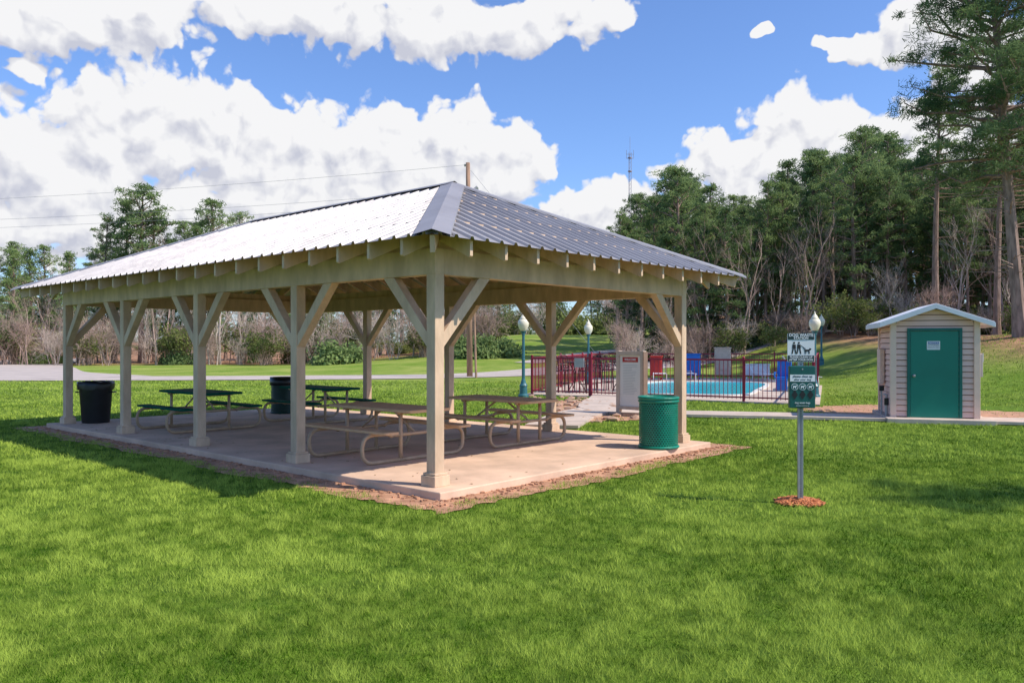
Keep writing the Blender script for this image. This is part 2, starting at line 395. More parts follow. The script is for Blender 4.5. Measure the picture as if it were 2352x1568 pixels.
for i in range(700):
    side=R.random(); e_=.03+abs(R.gauss(0,.13))
    if side<.5: p=pv(-.28-e_,R.uniform(-.7,11.6))
    else: p=pv(R.uniform(-.6,6.1),-.375-e_)
    mb.box((p.x,p.y,.018),(R.uniform(.015,.05),R.uniform(.015,.04),R.uniform(.01,.03)),R.uniform(0,3))
mb.obj('soil_clods',SOIL)
mb=MB()
for i in range(130):
    p=pv(R.choice([R.uniform(-.2,5.7),abs(R.gauss(0,.5))-.2]),R.uniform(-.3,11.2))
    M_=Matrix.Rotation(R.uniform(0,6.28),3,'Z')@Matrix.Rotation(R.uniform(-.4,.4),3,'X')
    mb.box((p.x,p.y,SL+.008),(R.uniform(.02,.05),R.uniform(.01,.02),.003),M=M_)
mb.obj('leaf_litter',LITTER)

# ------------------------------------------------------------ picnic tables
def picnic_table(s,t,topm,framem,name='picnic_table'):
    e=empty(name,pv(s,t,SL),ANG)
    hL=.93
    def slab(nm,cx,w,z,th):
        mb=MB(); r=.05
        out=[]
        for cxx,cyy,a0 in((w/2-r,hL-r,0),(-w/2+r,hL-r,90),(-w/2+r,-hL+r,180),(w/2-r,-hL+r,270)):
            for k in range(5):
                a=rad(a0+k*22.5); out.append((cx+cxx+r*math.cos(a),cyy+r*math.sin(a),z))
        mb.prism(out,(0,0,0),(0,0,th)); mb.obj(nm,topm,e,bevel=.006)
    slab('table_top',0,.76,.68,.042)
    slab('bench_left',-.68,.25,.42,.035); slab('bench_right',.68,.25,.42,.035)
    mb=MB()
    for y in(-.6,.6):
        for sx in(-1,1):
            pts=rounded([(sx*.42,y,.36),(sx*.5,y,.40),(sx*.93,y,.40),(sx*.93,y,.03),(sx*.3,y,.03)],.19,8)
            mb.tube(pts,.028,8)
            mb.tube([(sx*.27,y,.67),(sx*.27,y,.03)],.028,8)
        mb.tube([(-.3,y,.03),(.3,y,.03)],.028,8)
        mb.tube([(-.42,y,.37),(.42,y,.37)],.024,8)
        mb.tube([(-.34,y,.665),(.34,y,.665)],.02,8)
    for sx in (-1,1):
        mb.tube([(0,sx*.6,.37),(0,sx*.12,.665)],.016,6)
    mb.obj('tube_frame',framem,e,smooth=True)
picnic_table(1.25,2.35,TANT,TANF)
picnic_table(3.65,2.3,TANT,TANF)
picnic_table(1.3,8.0,GREENT,TANF)
picnic_table(3.7,7.55,GREENT,TANF)

# ------------------------------------------------------------ bins
def perforated_can(loc,name='perforated_trash_can',h=.78,r=.30,m=CANG):
    e=empty(name,loc)
    mb=MB(); N_=44; rows=20; z0=.05; dz=(h-.12)/rows
    def P(k,z): a=2*math.pi*k/N_; return Vector((r*math.cos(a),r*math.sin(a),z))
    for j in range(rows):
        for i in range(N_):
            off=.5*(j%2); a0=i+off
            zc=z0+dz*(j+.5); q=.32
            O=[P(a0-.5,zc-dz/2),P(a0,zc-dz/2),P(a0+.5,zc-dz/2),P(a0+.5,zc),P(a0+.5,zc+dz/2),P(a0,zc+dz/2),P(a0-.5,zc+dz/2),P(a0-.5,zc)]
            Iq=[]
            for kx,kz in((-.7,-.7),(0,-1),(.7,-.7),(1,0),(.7,.7),(0,1),(-.7,.7),(-1,0)):
                Iq.append(P(a0+kx*q*.95,zc+kz*q*dz*.95))
            mb.add(O+Iq,[(n,(n+1)%8,(n+1)%8+8,n+8) for n in range(8)])
    mb.obj('perforated_body',m,e)
    mb=MB()
    ring=[(r*math.cos(rad(a)),r*math.sin(rad(a)),0) for a in range(0,361,12)]
    for z,rr in((.03,.022),(h-.05,.02),(h-.0,.024)):
        mb.tube([(p[0],p[1],z) for p in ring],rr,8)
    mb.lathe([(r-.004,h-.06),(r+.006,h-.058),(r+.006,h),(r-.004,h)],n=40)
    for a in(0,90,180,270): mb.box((r*.9*math.cos(rad(a)),r*.9*math.sin(rad(a)),.02),(.05,.05,.05))
    mb.obj('rims',m,e,smooth=False)
    mb=MB(); mb.lathe([(r-.035,.03),(r-.03,.3),(r-.028,h-.02),(r-.05,h-.03),(r-.06,h-.2)],n=28); mb.obj('inner_liner',LINER,e,smooth=True)
    return e
perforated_can(pv(4.62,-.12,SL))
def round_bin(loc,name,m,h=.84,r=.31):
    e=empty(name,loc)
    mb=MB(); mb.lathe([(r*.80,0),(r*.82,.02),(r*.98,h-.12),(r*1.0,h-.1),(r*1.06,h-.09),(r*1.07,h-.02),(r*1.04,h),(r*.95,h),(r*.93,h-.1)],n=32); mb.obj('bin_body',m,e,smooth=True)
    mb=MB()
    for sx in(-1,1): mb.tube(rounded([(sx*r*1.0,-.1,h-.2),(sx*r*1.16,-.1,h-.2),(sx*r*1.16,.1,h-.2),(sx*r*1.0,.1,h-.2)],.03,3),.015,6)
    mb.obj('handles',m,e)
    R=random.Random(4); mb=MB(); n=36
    prof=[(r*1.085,h-.13),(r*1.10,h-.05),(r*1.07,h+.015),(r*.96,h+.01),(r*.85,h-.15)]
    vs=[];fs=[]
    for j,(a,z) in enumerate(prof):
        for k in range(n):
            t=2*math.pi*k/n; rr=a+R.uniform(-.008,.008); vs.append((rr*math.cos(t),rr*math.sin(t),z+(R.uniform(-.03,.03) if j==0 else R.uniform(-.006,.012))))
    for i in range(len(prof)-1):
        for k in range(n): fs.append((i*n+k,i*n+(k+1)%n,(i+1)*n+(k+1)%n,(i+1)*n+k))
    mb.add(vs,fs); mb.obj('bin_liner',LINER,e,smooth=True)
round_bin(pv(.46,10.75,SL),'plastic_trash_bin',BLACKP,.83,.32)
c2_=perforated_can(pv(4.3,9.85,SL),h=.82,r=.27,m=mat('dark_green_can',(.003,.045,.032),(.002,.03,.022),.5))
mb=MB(); mb.lathe([(.29,.66),(.30,.72),(.295,.85),(.24,.85),(.22,.7)],n=28); mb.obj('bag_over_rim',LINER,c2_,smooth=True)

# ------------------------------------------------------------ dog waste station
D=empty('dog_waste_station_sign',(3.08,8.62,0),rad(-6))
mb=MB()
for fx in(-1,1):
    mb.box((fx*.022,.0,.9),(.008,.045,1.8))
mb.box((0,.019,.9),(.036,.005,1.8))
for i in range(72):
    mb.box((0,-.019,i*.025+.006),(.036,.005,.012))
for fx in(-1,1): mb.box((fx*.0135,-.0192,.9),(.009,.0045,1.8))
mb.obj('perforated_post',GALV,D)
mb=MB(); mb.box((-.0,-.03,1.67),(.28,.004,.30)); mb.obj('upper_sign_plate',WHITE,D,bevel=.001)
mb=MB(); mb.box((0,-.0335,1.79),(.27,.002,.068)); mb.box((0,-.0335,1.557),(.27,.002,.064)); mb.obj('sign_bands',SDARK,D)
text('line_dog_waste','DOG WASTE',.043,(0,-.036,1.804),WHITE,D,bold=.0012)
text('line_station','STATION',.036,(0,-.036,1.772),WHITE,D,bold=.001)
text('line_please','PLEASE CLEAN UP',.029,(0,-.036,1.571),WHITE,D,bold=.0008)
text('line_after','AFTER YOUR DOG',.029,(0,-.036,1.542),WHITE,D,bold=.0008)
mb=MB()
def disc(cx,cz,r,y=-.034,n=14,sx=1):
    mb.prism([(cx+sx*r*math.cos(2*math.pi*k/n),y,cz+r*math.sin(2*math.pi*k/n)) for k in range(n)],(0,0,0),(0,.003,0))
def poly(ps,y=-.034): mb.prism([(a,y,b) for a,b in ps],(0,0,0),(0,.003,0))
for cx,s in((-.072,1.0),(-.022,.95)):
    disc(cx,1.722*1,.011*s)
    poly([(cx-.017,1.706),(cx+.017,1.706),(cx+.02,1.665),(cx-.02,1.665)])
    poly([(cx-.016,1.665),(cx-.002,1.665),(cx-.014,1.605),(cx-.027,1.605)])
    poly([(cx+.001,1.665),(cx+.015,1.665),(cx+.026,1.605),(cx+.013,1.605)])
poly([(.0,1.69),(.004,1.695),(.05,1.66),(.047,1.656)])
poly([(.035,1.652),(.085,1.652),(.088,1.63),(.035,1.63)])
poly([(.08,1.652),(.09,1.668),(.108,1.658),(.104,1.65),(.088,1.64)])
poly([(.035,1.65),(.02,1.67),(.024,1.672),(.042,1.652)])
for x in(.037,.048,.075,.084): poly([(x,1.632),(x+.006,1.632),(x+.006,1.606),(x,1.606)])
mb.obj('pictogram',BLACK,D)
mb=MB(); mb.box((0,-.06,1.255),(.265,.07,.445)); mb.obj('bag_dispenser_box',SGREEN,D,bevel=.008)
mb=MB(); mb.box((0,-.0965,1.35),(.255,.003,.072)); mb.obj('white_band',WHITE,D)
text('line_pc','please clean up',.033,(0,-.0985,1.368),SDARK,D,bold=.0006)
text('line_ayd','after your dog',.030,(0,-.0985,1.335),SDARK,D,bold=.0004)
mb=MB()
disc(-.08,1.258,.036,-.0985,20); disc(0,1.258,.036,-.0985,20); disc(.08,1.258,.036,-.0985,20)
mb.obj('icon_discs',WHITE,D)
mb=MB()
for c in(-.08,0,.08):
    disc(c,1.258,.031,-.1,20)
mb.obj('icon_disc_centres',SGREEN,D)
mb=MB()
for c in(-.08,0,.08):
    poly([(c-.018,1.268),(c+.01,1.268),(c+.02,1.277),(c+.02,1.263),(c+.01,1.255),(c+.012,1.238),(c+.006,1.238),(c+.002,1.253),(c-.01,1.253),(c-.012,1.238),(c-.018,1.238)],-.1015)
mb.obj('icon_dogs',WHITE,D)
mb=MB()
for c in(-.08,0,.08):
    poly([(c,1.225),(c+.032,1.175),(c,1.125),(c-.032,1.175)],-.0985)
mb.obj('diamond_openings',BLACK,D)
text('line_bags','dog waste bags',.026,(0,-.0985,1.09),WHITE,D,bold=.0003)
text('line_small','NOTIFICATION FOR USE',.012,(0,-.0985,1.058),WHITE,D)
mb=MB(); disc(0,1.445,.008,-.0985,12); mb.obj('lock',GALV,D)
mb=MB(); R=random.Random(5)
for i in range(420):
    a=R.uniform(0,6.28); rr=.25*math.sqrt(R.random()); x,y=rr*math.cos(a),rr*math.sin(a); zz=.05*max(0,1-(rr/.27)**2)+R.uniform(.002,.014)
    M_=(Matrix.Rotation(R.uniform(0,6.28),3,'Z')@Matrix.Rotation(R.uniform(-.5,.5),3,'X')@Matrix.Rotation(R.uniform(-.5,.5),3,'Y'))
    mb.box((3.08+x,8.66+y,zz),(R.uniform(.02,.06),R.uniform(.012,.03),R.uniform(.008,.018)),M=M_)
mb.obj('mulch',MULCH)

# ------------------------------------------------------------ shed
SH=empty('utility_shed',(8.50,18.0,0),rad(-17))
w=1.66; dpt=1.85; zb=.10; ze=2.22; apex=2.52
sl=(apex-ze)/(w/2)
mb=MB(); mb.box((w/2+.05,dpt/2-.15,.04),(w+.45,dpt+.65,.12)); mb.obj('shed_foundation',WALK,SH,bevel=.01)
mb=MB(); mb.prism([(0.02,-.001,zb),(w-.02,-.001,zb),(w-.02,-.001,ze-.01),(w/2,-.001,apex-.03),(.02,-.001,ze-.01)],(0,0,0),(0,dpt-.02,0)); mb.obj('shed_core',SIDSH,SH)  # dark body shows through the lap gaps as painted shadow lines
mb=MB(); lh=.125; z=zb+.005
while z<apex-.06:
    zt=z+lh
    zl=z+.018
    def hw(zz): return w/2-.055 if zz<ze else max(.01,(apex-.02-zz)/sl)
    h0=min(hw(z),w/2-.055);h1=min(hw(zt),w/2-.055)
    if zt>apex-.02: break
    P=[(w/2-h0,-.036,zl),(w/2+h0,-.036,zl),(w/2+h1,-.014,zt),(w/2-h1,-.014,zt)]
    Q=[(p[0],.03,p[2]) for p in P]
    mb.add(P+Q,[(0,1,2,3),(0,4,5,1),(3,2,6,7),(0,3,7,4),(1,5,6,2)])
    if zt<ze+.02:
        for X,sg in((0,-1),(w,1)):
            a=.055;b=dpt-.055
            P=[(X+sg*.034,a,zl),(X+sg*.034,b,zl),(X+sg*.012,b,zt),(X+sg*.012,a,zt)]
            Q=[(X-sg*.01,p[1],p[2]) for p in P]
            mb.add(P+Q,[(0,1,2,3),(0,4,5,1),(3,2,6,7),(0,3,7,4),(1,5,6,2)])
    z=zt
mb.obj('lap_siding',SIDING,SH)
mb=MB()
for X in(0,w):
    for Y in(0,dpt): mb.box((X,Y,(zb+ze)/2),(.12,.12,ze-zb))
mb.obj('corner_boards',TRIMM,SH,bevel=.004)
mb=MB()
ovx=.30; ovy=.2
for sg in(-1,1):
    a=Vector((w/2,0,apex+.03)); b=Vector((w/2+sg*(w/2+ovx),0,apex+.03-sl*(w/2+ovx)))
    mb.prism([a+Vector((0,-ovy,0)),b+Vector((0,-ovy,0)),b+Vector((0,-ovy,.06)),a+Vector((0,-ovy,.06))],(0,0,0),(0,dpt+2*ovy,0))
mb.obj('shed_roof',SHEDR,SH,bevel=.006)
mb=MB()
for sg in(-1,1):
    a=Vector((w/2,-ovy-.01,apex-.005)); b=Vector((w/2+sg*(w/2+ovx),-ovy-.01,apex-.005-sl*(w/2+ovx)))
    mb.prism([a+Vector((0,0,-.02)),b+Vector((0,0,-.02)),b+Vector((0,0,.085)),a+Vector((0,0,.085))],(0,0,0),(0,-.02,0))
    c=Vector((w/2+sg*(w/2+ovx+.01),-ovy,apex+.0-sl*(w/2+ovx)))
    mb.box((c.x,dpt/2,c.z+.02),(.02,dpt+2*ovy,.10))
mb.obj('fascia',SHEDR,SH)
dx0=.34;dw=.97
mb=MB()
mb.box((dx0-.03,-.04,zb+.955),(.06,.06,1.91)); mb.box((dx0+dw+.03,-.04,zb+.955),(.06,.06,1.91)); mb.box((dx0+dw/2,-.04,zb+1.94),(dw+.12,.06,.06)); mb.obj('door_frame',DOORF,SH,bevel=.004)
mb=MB(); mb.box((dx0+dw/2,-.035,zb+.955),(dw-.012,.03,1.9)); mb.obj('door',DOORG,SH,bevel=.003)
mb=MB(); mb.lathe([(.03,0),(.03,.01),(.012,.015),(.012,.05),(.028,.06),(.03,.08),(.02,.095)],n=16)
k=mb.obj('door_knob',GALV,SH,smooth=True); k.location=(dx0+.07,-.05,zb+.92); k.rotation_euler=(rad(90),0,0)
mb=MB(); mb.box((dx0+dw/2-.02,-.053,1.69),(.26,.004,.19)); mb.obj('notice_plate',WHITE,SH)
mb=MB(); mb.box((dx0+dw/2-.02,-.0565,1.745),(.21,.002,.05)); mb.obj('notice_band',NBLUE,SH)
text('notice_word','NOTICE',.05,(dx0+dw/2-.02,-.0585,1.745),WHITE,SH,bold=.001)
text('notice_line1','AUTHORIZED',.035,(dx0+dw/2-.02,-.0565,1.69),BLACK,SH)
text('notice_line2','PERSONNEL ONLY',.028,(dx0+dw/2-.02,-.0565,1.645),BLACK,SH)
mb=MB(); mb.box((w+.09,.3,1.25),(.14,.30,.5)); mb.box((w+.17,.3,1.42),(.03,.2,.2)); mb.obj('electrical_box',GREYP,SH,bevel=.01)
mb=MB(); mb.tube([(w+.09,.3,1.0),(w+.09,.3,.05)],.022,8); mb.tube([(-.06,.5,.05),(-.06,.5,.55),(-.06,.9,.55)],.025,8); mb.tube([(-.1,.25,.05),(-.1,.25,.45)],.03,8)
mb.tube([(-.14,.7,.05),(-.14,.7,.7)],.02,8); mb.obj('conduits',GREYP,SH)
mb=MB(); mb.box((-.09,1.2,1.2),(.10,.5,.8)); mb.obj('side_cabinet',TRIMM,SH,bevel=.01)
mb=MB(); mb.box((-.1,.25,.42),(.09,.09,.16)); mb.box((-.14,.7,.7),(.1,.1,.12)); mb.obj('valves',BLACKP,SH,bevel=.01)

# ------------------------------------------------------------ info board
IB=empty('information_board',(2.84,19.25,0),rad(-46))
mb=MB()
for sx in(-1,1): mb.box((sx*.36,0,.78),(.09,.13,1.56))
mb.box((0,0,1.50),(.63,.128,.10)); mb.box((0,0,.20),(.63,.128,.08)); mb.obj('board_frame',BRONZE,IB,bevel=.006)
mb=MB(); mb.box((0,.0,.845),(.63,.06,1.21)); mb.obj('board_panel',BOARDP,IB)
mb=MB(); mb.box((.417,0,.78),(.02,.16,1.52)); mb.box((0,.07,.85),(.7,.015,1.3)); mb.obj('board_backing',BROWN,IB)
mb=MB(); mb.box((0,-.033,1.35),(.46,.004,.12)); mb.obj('header_band',REDP,IB)
text('header_word','WELCOME',.07,(0,-.037,1.35),WHITE,IB,bold=.001)
mb=MB(); R=random.Random(2)
for i in range(19):
    ww=.42*R.uniform(.6,1); mb.box((-.21+ww/2,-.0325,1.22-i*.038),(ww,.003,.009))
mb.obj('print_lines',TEXTG,IB)

# ------------------------------------------------------------ lamps
def lamp(loc,sc=1,name='street_lamp'):
    e=empty(name,loc); e.scale=(sc,)*3
    mb=MB(); mb.lathe([(.17,0),(.17,.08),(.13,.12),(.12,.35),(.14,.38),(.09,.46),(.055,.6),(.05,1.2),(.06,1.22),(.05,1.25),(.042,2.0),(.055,2.03),(.055,2.08),(.09,2.12),(.10,2.15)],n=16); mb.obj('lamp_column',TEALP,e,smooth=False)
    mb=MB(); mb.lathe([(.09,2.15),(.12,2.20),(.175,2.32),(.185,2.42),(.16,2.5),(.12,2.54)],n=20); mb.obj('globe',GLOBE,e,smooth=True)
    mb=MB(); mb.lathe([(.12,2.54),(.13,2.55),(.10,2.58),(.07,2.65),(.03,2.68),(.025,2.72),(.005,2.78)],n=16); mb.obj('finial',GLOBE,e,smooth=True)
lamp((.37,26.2,0)); lamp((3.2,33.8,0)); lamp((9.72,25.9,0)); lamp((16.3,42.5,H(16.3,42.5)-.1))

# ------------------------------------------------------------ pool
A=(.68,27.4);B=(8.5,22.75);C=(15.2,40);Dd=(4.4,40.5)
mb=MB(); mb.prism([(p[0],p[1],-.05) for p in((A[0]-.2,A[1]+.05),(B[0]+.1,B[1]-.2),(C[0]+.3,C[1]+.2),(Dd[0]-.2,Dd[1]+.2))],(0,0,0),(0,0,.09)); mb.obj('pool_deck',WALK)
pc=[(4.2,27.6),(5.6,27.0),(7.6,26.7),(8.9,29.5),(10.6,33.8),(10.2,35.4),(8.2,35.9),(6.4,35.6),(5.2,32.5)]
def smoothpoly(p,k=8):
    out=[];n=len(p)
    for i in range(n):
        p0,p1,p2,p3=[Vector(p[(i+d)%n]) for d in(-1,0,1,2)]
        for j in range(k):
            t=j/k; out.append(.5*((2*p1)+(p2-p0)*t+(2*p0-5*p1+4*p2-p3)*t*t+(3*p1-p0-3*p2+p3)*t**3))
    return out
sp_=smoothpoly(pc)
wm,nt,b,out=newmat('pool_water'); b.inputs['Roughness'].default_value=.12; b.inputs['Specular IOR Level'].default_value=.2
n_=nt.nodes.new('ShaderNodeTexNoise'); n_.inputs['Scale'].default_value=5; n_.inputs['Detail'].default_value=3
tc=nt.nodes.new('ShaderNodeTexCoord'); nt.links.new(tc.outputs['Object'],n_.inputs['Vector'])
bp=nt.nodes.new('ShaderNodeBump'); bp.inputs['Strength'].default_value=.6; bp.inputs['Distance'].default_value=.06; nt.links.new(n_.outputs['Fac'],bp.inputs['Height']); nt.links.new(bp.outputs[0],b.inputs['Normal'])
cr=nt.nodes.new('ShaderNodeValToRGB'); cr.color_ramp.elements[0].color=(.003,.36,.48,1); cr.color_ramp.elements[1].color=(.03,.60,.68,1); nt.links.new(n_.outputs['Fac'],cr.inputs[0]); nt.links.new(cr.outputs[0],b.inputs['Base Color'])
mb=MB(); mb.add([(p.x,p.y,.05) for p in sp_],[tuple(range(len(sp_)))]); mb.obj('pool_water',wm)
mb=MB(); n=len(sp_); cxy=sum(sp_,Vector((0,0)))/n
O=[(p+(p-cxy).normalized()*.22) for p in sp_]
vs=[(p.x,p.y,.078) for p in sp_]+[(p.x,p.y,.078) for p in O]+[(p.x,p.y,.03) for p in sp_]+[(p.x,p.y,.03) for p in O]
fs=[]
for i in range(n):
    j=(i+1)%n; fs+=[(i,j,n+j,n+i),(i,j,2*n+j,2*n+i),(n+i,n+j,3*n+j,3*n+i)]
mb.add(vs,fs); mb.obj('pool_coping',BOARDP)
FE=empty('pool_fence')
def fence(a,b,gate=None):
    a=Vector((*a,0));b=Vector((*b,0)); L=(b-a).length; d=(b-a)/L
    mb=MB(); z0=.04; HT=1.28
    ang=math.atan2(d.y,d.x)
    n=max(1,round(L/2.2))
    for i in range(n+1):
        p=a+d*(L*i/n); mb.box((p.x,p.y,z0+HT/2),(.065,.065,HT),ang); mb.lathe([(.045,z0+HT),(.045,z0+HT+.015),(.01,z0+HT+.05)],(p.x,p.y,0),8)
    m_=a+d*L/2
    mb.box((m_.x,m_.y,z0+HT-.06),(L-.07,.04,.05),ang); mb.box((m_.x,m_.y,z0+.12),(L-.07,.035,.04),ang)
    k=int(L/.125)
    for i in range(1,k):
        p=a+d*(L*i/k); mb.box((p.x,p.y,z0+HT/2),(.016,.016,HT-.13),ang)
    mb.obj('fence_section',FENCEM,FE)
G1=tuple(Vector(A).lerp(Vector(B),.24)); G2=tuple(Vector(A).lerp(Vector(B),.355))
fence(A,G1); fence(G1,G2); fence(G2,B); fence(B,C); fence(C,Dd); fence(Dd,A)
mb=MB()
for g in(G1,G2): mb.box((g[0],g[1],.72),(.1,.1,1.4),-.53)
mb.obj('gate_posts',FENCEM,FE)
mb=MB(); mb.box((G1[0]-.35,G1[1]+.12,1.12),(.34,.06,.30),-.53); mb.obj('gate_notice',GREYP,FE)
def chair(loc,rz):
    e=empty('bar_chair',loc,rz); mb=MB()
    for sx in(-1,1):
        mb.tube([(sx*.22,-.2,0),(sx*.19,-.18,.74)],.018,6)
        mb.tube([(sx*.22,.24,0),(sx*.2,.2,.74),(sx*.21,.26,1.22)],.018,6)
        mb.tube(rounded([(sx*.2,.22,.98),(sx*.26,0,.99),(sx*.25,-.18,.97),(sx*.21,-.18,.74)],.06,4),.016,6)
    mb.tube([(-.21,-.19,.3),(.21,-.19,.3),(.21,.22,.3),(-.21,.22,.3),(-.21,-.19,.3)],.012,5)
    mb.tube(rounded([(-.21,.26,1.2),(-.12,.27,1.3),(.12,.27,1.3),(.21,.26,1.2)],.06,4),.016,6)
    for i in range(-4,5):
        x=i*.045; mb.tube([(x,.21,.8),(-x*.6,.265,1.27)],.008,4)
    for i in range(5): mb.tube([(-.2,.21+.012*i,.82+.09*i),(.2,.21+.012*i,.82+.09*i)],.007,4)
    mb.box((0,0,.75),(.42,.42,.035)); mb.obj('chair_frame',DKRED,e)
def btable(loc):
    e=empty('bistro_table',loc); mb=MB(); mb.lathe([(.42,1.03),(.44,1.045),(.44,1.06),(.42,1.07)],n=28)
    for k in range(4):
        a=k*math.pi/2+.4; mb.tube(rounded([(.36*math.cos(a),.36*math.sin(a),0),(.1*math.cos(a),.1*math.sin(a),.4),(.1*math.cos(a),.1*math.sin(a),.7),(.3*math.cos(a),.3*math.sin(a),1.03)],.2,4),.018,6)
    mb.obj('table_frame',DKRED,e)
for cx,cy in((2.3,28.6),(4.0,29.6)):
    btable((cx,cy,.04))
    for k in range(4):
        a=k*1.57+.5; chair((cx+.68*math.cos(a),cy+.68*math.sin(a),.04),a-math.pi/2)
e=empty('pool_lift_chair',(9.75,29.0,.04),rad(-30)); mb=MB()
mb.box((0,0,.48),(.5,.48,.07)); mb.box((0,.22,.8),(.5,.08,.62)); 
for sx in(-1,1): mb.box((sx*.27,0,.66),(.05,.42,.06)); mb.box((sx*.27,-.15,.56),(.05,.05,.16))
mb.box((0,-.28,.25),(.4,.06,.42),0)
mb.obj('blue_seat',BLUEP,e,bevel=.02)
mb=MB(); mb.box((0,.1,.05),(.6,.8,.1)); mb.tube([(0,.35,.1),(0,.35,1.1)],.04,8); mb.tube([(0,.35,1.1),(0,-.1,1.25)],.03,8); mb.tube([(-.2,-.1,.1),(-.2,.0,.45)],.02,6); mb.tube([(.2,-.1,.1),(.2,.0,.45)],.02,6); mb.obj('lift_frame',GREYP,e)
def cab(name,px,d,wd,ht,m,z=.04):
    x=(px-CX)/F*d; e=empty(name,(x,d,z),rad(-20)); mb=MB(); mb.box((0,0,ht/2+.1),(wd,.4,ht-.2)); mb.box((0,0,ht+.02),(wd+.08,.48,.05)); mb.obj('body',m,e,bevel=.02)
    mb=MB()
    for sx in(-1,1):
        for sy in(-1,1): mb.box((sx*(wd/2-.05),sy*.14,.06),(.05,.05,.12))
    mb.box((0,-.215,ht*.55),(wd*.75,.02,ht*.5)); mb.obj('legs_and_panel',m,e)
cab('towel_cabinet',1508,38.5,.5,1.1,REDP); cab('towel_cabinet',1590,39,.75,1.2,BLUEP)
cab('pump_cover',1660,39.3,.75,1.5,BRONZE); cab('storage_box',1740,38.8,1.1,.7,WHITE)
def lounge(loc,rz):
    e=empty('lounge_chair',loc,rz); mb=MB()
    for sx in(-1,1):
        mb.tube([(sx*.3,-.95,.32),(sx*.3,.3,.34),(sx*.3,.85,.72)],.02,6)
        mb.tube([(sx*.3,-.7,.33),(sx*.3,-.75,0)],.02,6); mb.tube([(sx*.3,.35,.34),(sx*.3,.4,0)],.02,6)
    for i in range(18):
        y=-.9+i*.1; z=.33 if y<.3 else .34+(y-.3)*.69; mb.box((0,y,z),(.58,.06,.012))
    mb.obj('frame_and_straps',WHITE,e)
for i,(x,y) in enumerate(((7.0,38.2),(8.3,38.4),(11.6,37.4),(12.4,34.5))): lounge((x,y,.04),rad(-10+8*i))
mbk=MB()
R=random.Random(8)
def rock(x,y,s):
    import bmesh
    bm=bmesh.new(); bmesh.ops.create_icosphere(bm,subdivisions=1,radius=s)
    for v in bm.verts: v.co*=R.uniform(.7,1.2); v.co.z*=.5
    vs=[(v.co.x+x,v.co.y+y,v.co.z+.02) for v in bm.verts]; fs=[tuple(v.index for v in f.verts) for f in bm.faces]; bm.free(); mbk.add(vs,fs)
for i in range(80):
    rock(R.uniform(1.0,3.1),R.uniform(17.6,24.5),R.uniform(.05,.2))
for i in range(25): rock(R.uniform(.2,3.0),R.uniform(24.2,26.8)*1.0,R.uniform(.05,.16))
for i in range(26): rock(R.uniform(7.7,8.2),R.uniform(18.8,21),R.uniform(.04,.1))
mbk.obj('landscape_rocks',ROCKM)

# ------------------------------------------------------------ utility pole, wires, tower
U_=empty('utility_pole',(-2.25,43,0)); U_.rotation_euler=(0,rad(-.5),0)
mb=MB(); mb.tube([(0,0,-.2),(0,0,4),(0,0,8),(0,0,11.4)],[.16,.145,.13,.11],12); mb.obj('pole_shaft',POLEW,U_,smooth=True)
mb=MB(); mb.box((.2,0,9.95),(.7,.09,.1)); 
for z in(11.2,9.9,9.4): mb.lathe([(.03,0),(.06,.03),(.03,.06),(.06,.1),(.02,.14)],(-.16,0,z),8)
mb.tube([(.15,0,9.8),(.5,.0,10.1)],.09,8); mb.obj('hardware',GREYP,U_)
def wire(a,b,sag,r=.008):
    mb=MB(); a=Vector(a);b=Vector(b); pts=[]
    for i in range(25):
        t=i/24; p=a.lerp(b,t); p.z-=sag*4*t*(1-t); pts.append(p)
    mb.tube(pts,r,5,False); return mb
PW=empty('power_lines')
for z0,z1 in((11.3,11.6),(9.95,10.5),(9.45,10.0)):
    wire((-2.3,43,z0),(-75,58,z1),.9).obj('cable',WIREM,PW)
wire((-2.2,43,11),(1.2,43.5,6.9),0,.01).obj('guy_wire',WIREM,PW)
wire((-2.2,43,9.8),(5.5,46,.3),0.05,.01).obj('guy_wire',WIREM,PW)
mb=MB(); mb.tube([(-1.85,41.6,0),(-2.1,42.6,7.2)],.06,8); mb.obj('brace_pole',POLEW,PW)
T=empty('radio_tower',((1447-CX)/F*300,300,0)); mb=MB()
s=.55; legs=[(s*math.cos(rad(a)),s*math.sin(rad(a))) for a in(90,210,330)]; top=73
for x,y in legs: mb.tube([(x,y,0),(x,y,top)],.07,4)
for z in np.arange(30,top,1.6):
    for i in range(3):
        a=legs[i];b=legs[(i+1)%3]; mb.tube([(a[0],a[1],z),(b[0],b[1],z+1.6)],.03,3)
mb.tube([(0,0,top),(0,0,top+6)],.06,4)
for z in(66,56,71): mb.lathe([(.8,z),(.8,z+.4)],n=8)
for z in(71,72.5): mb.box((0,0,z),(2.6,.12,.12)); mb.box((1.3,0,z+.8),(.12,.12,1.6)); mb.box((-1.3,0,z+.8),(.12,.12,1.6))
mb.obj('lattice',TOWERM,T)

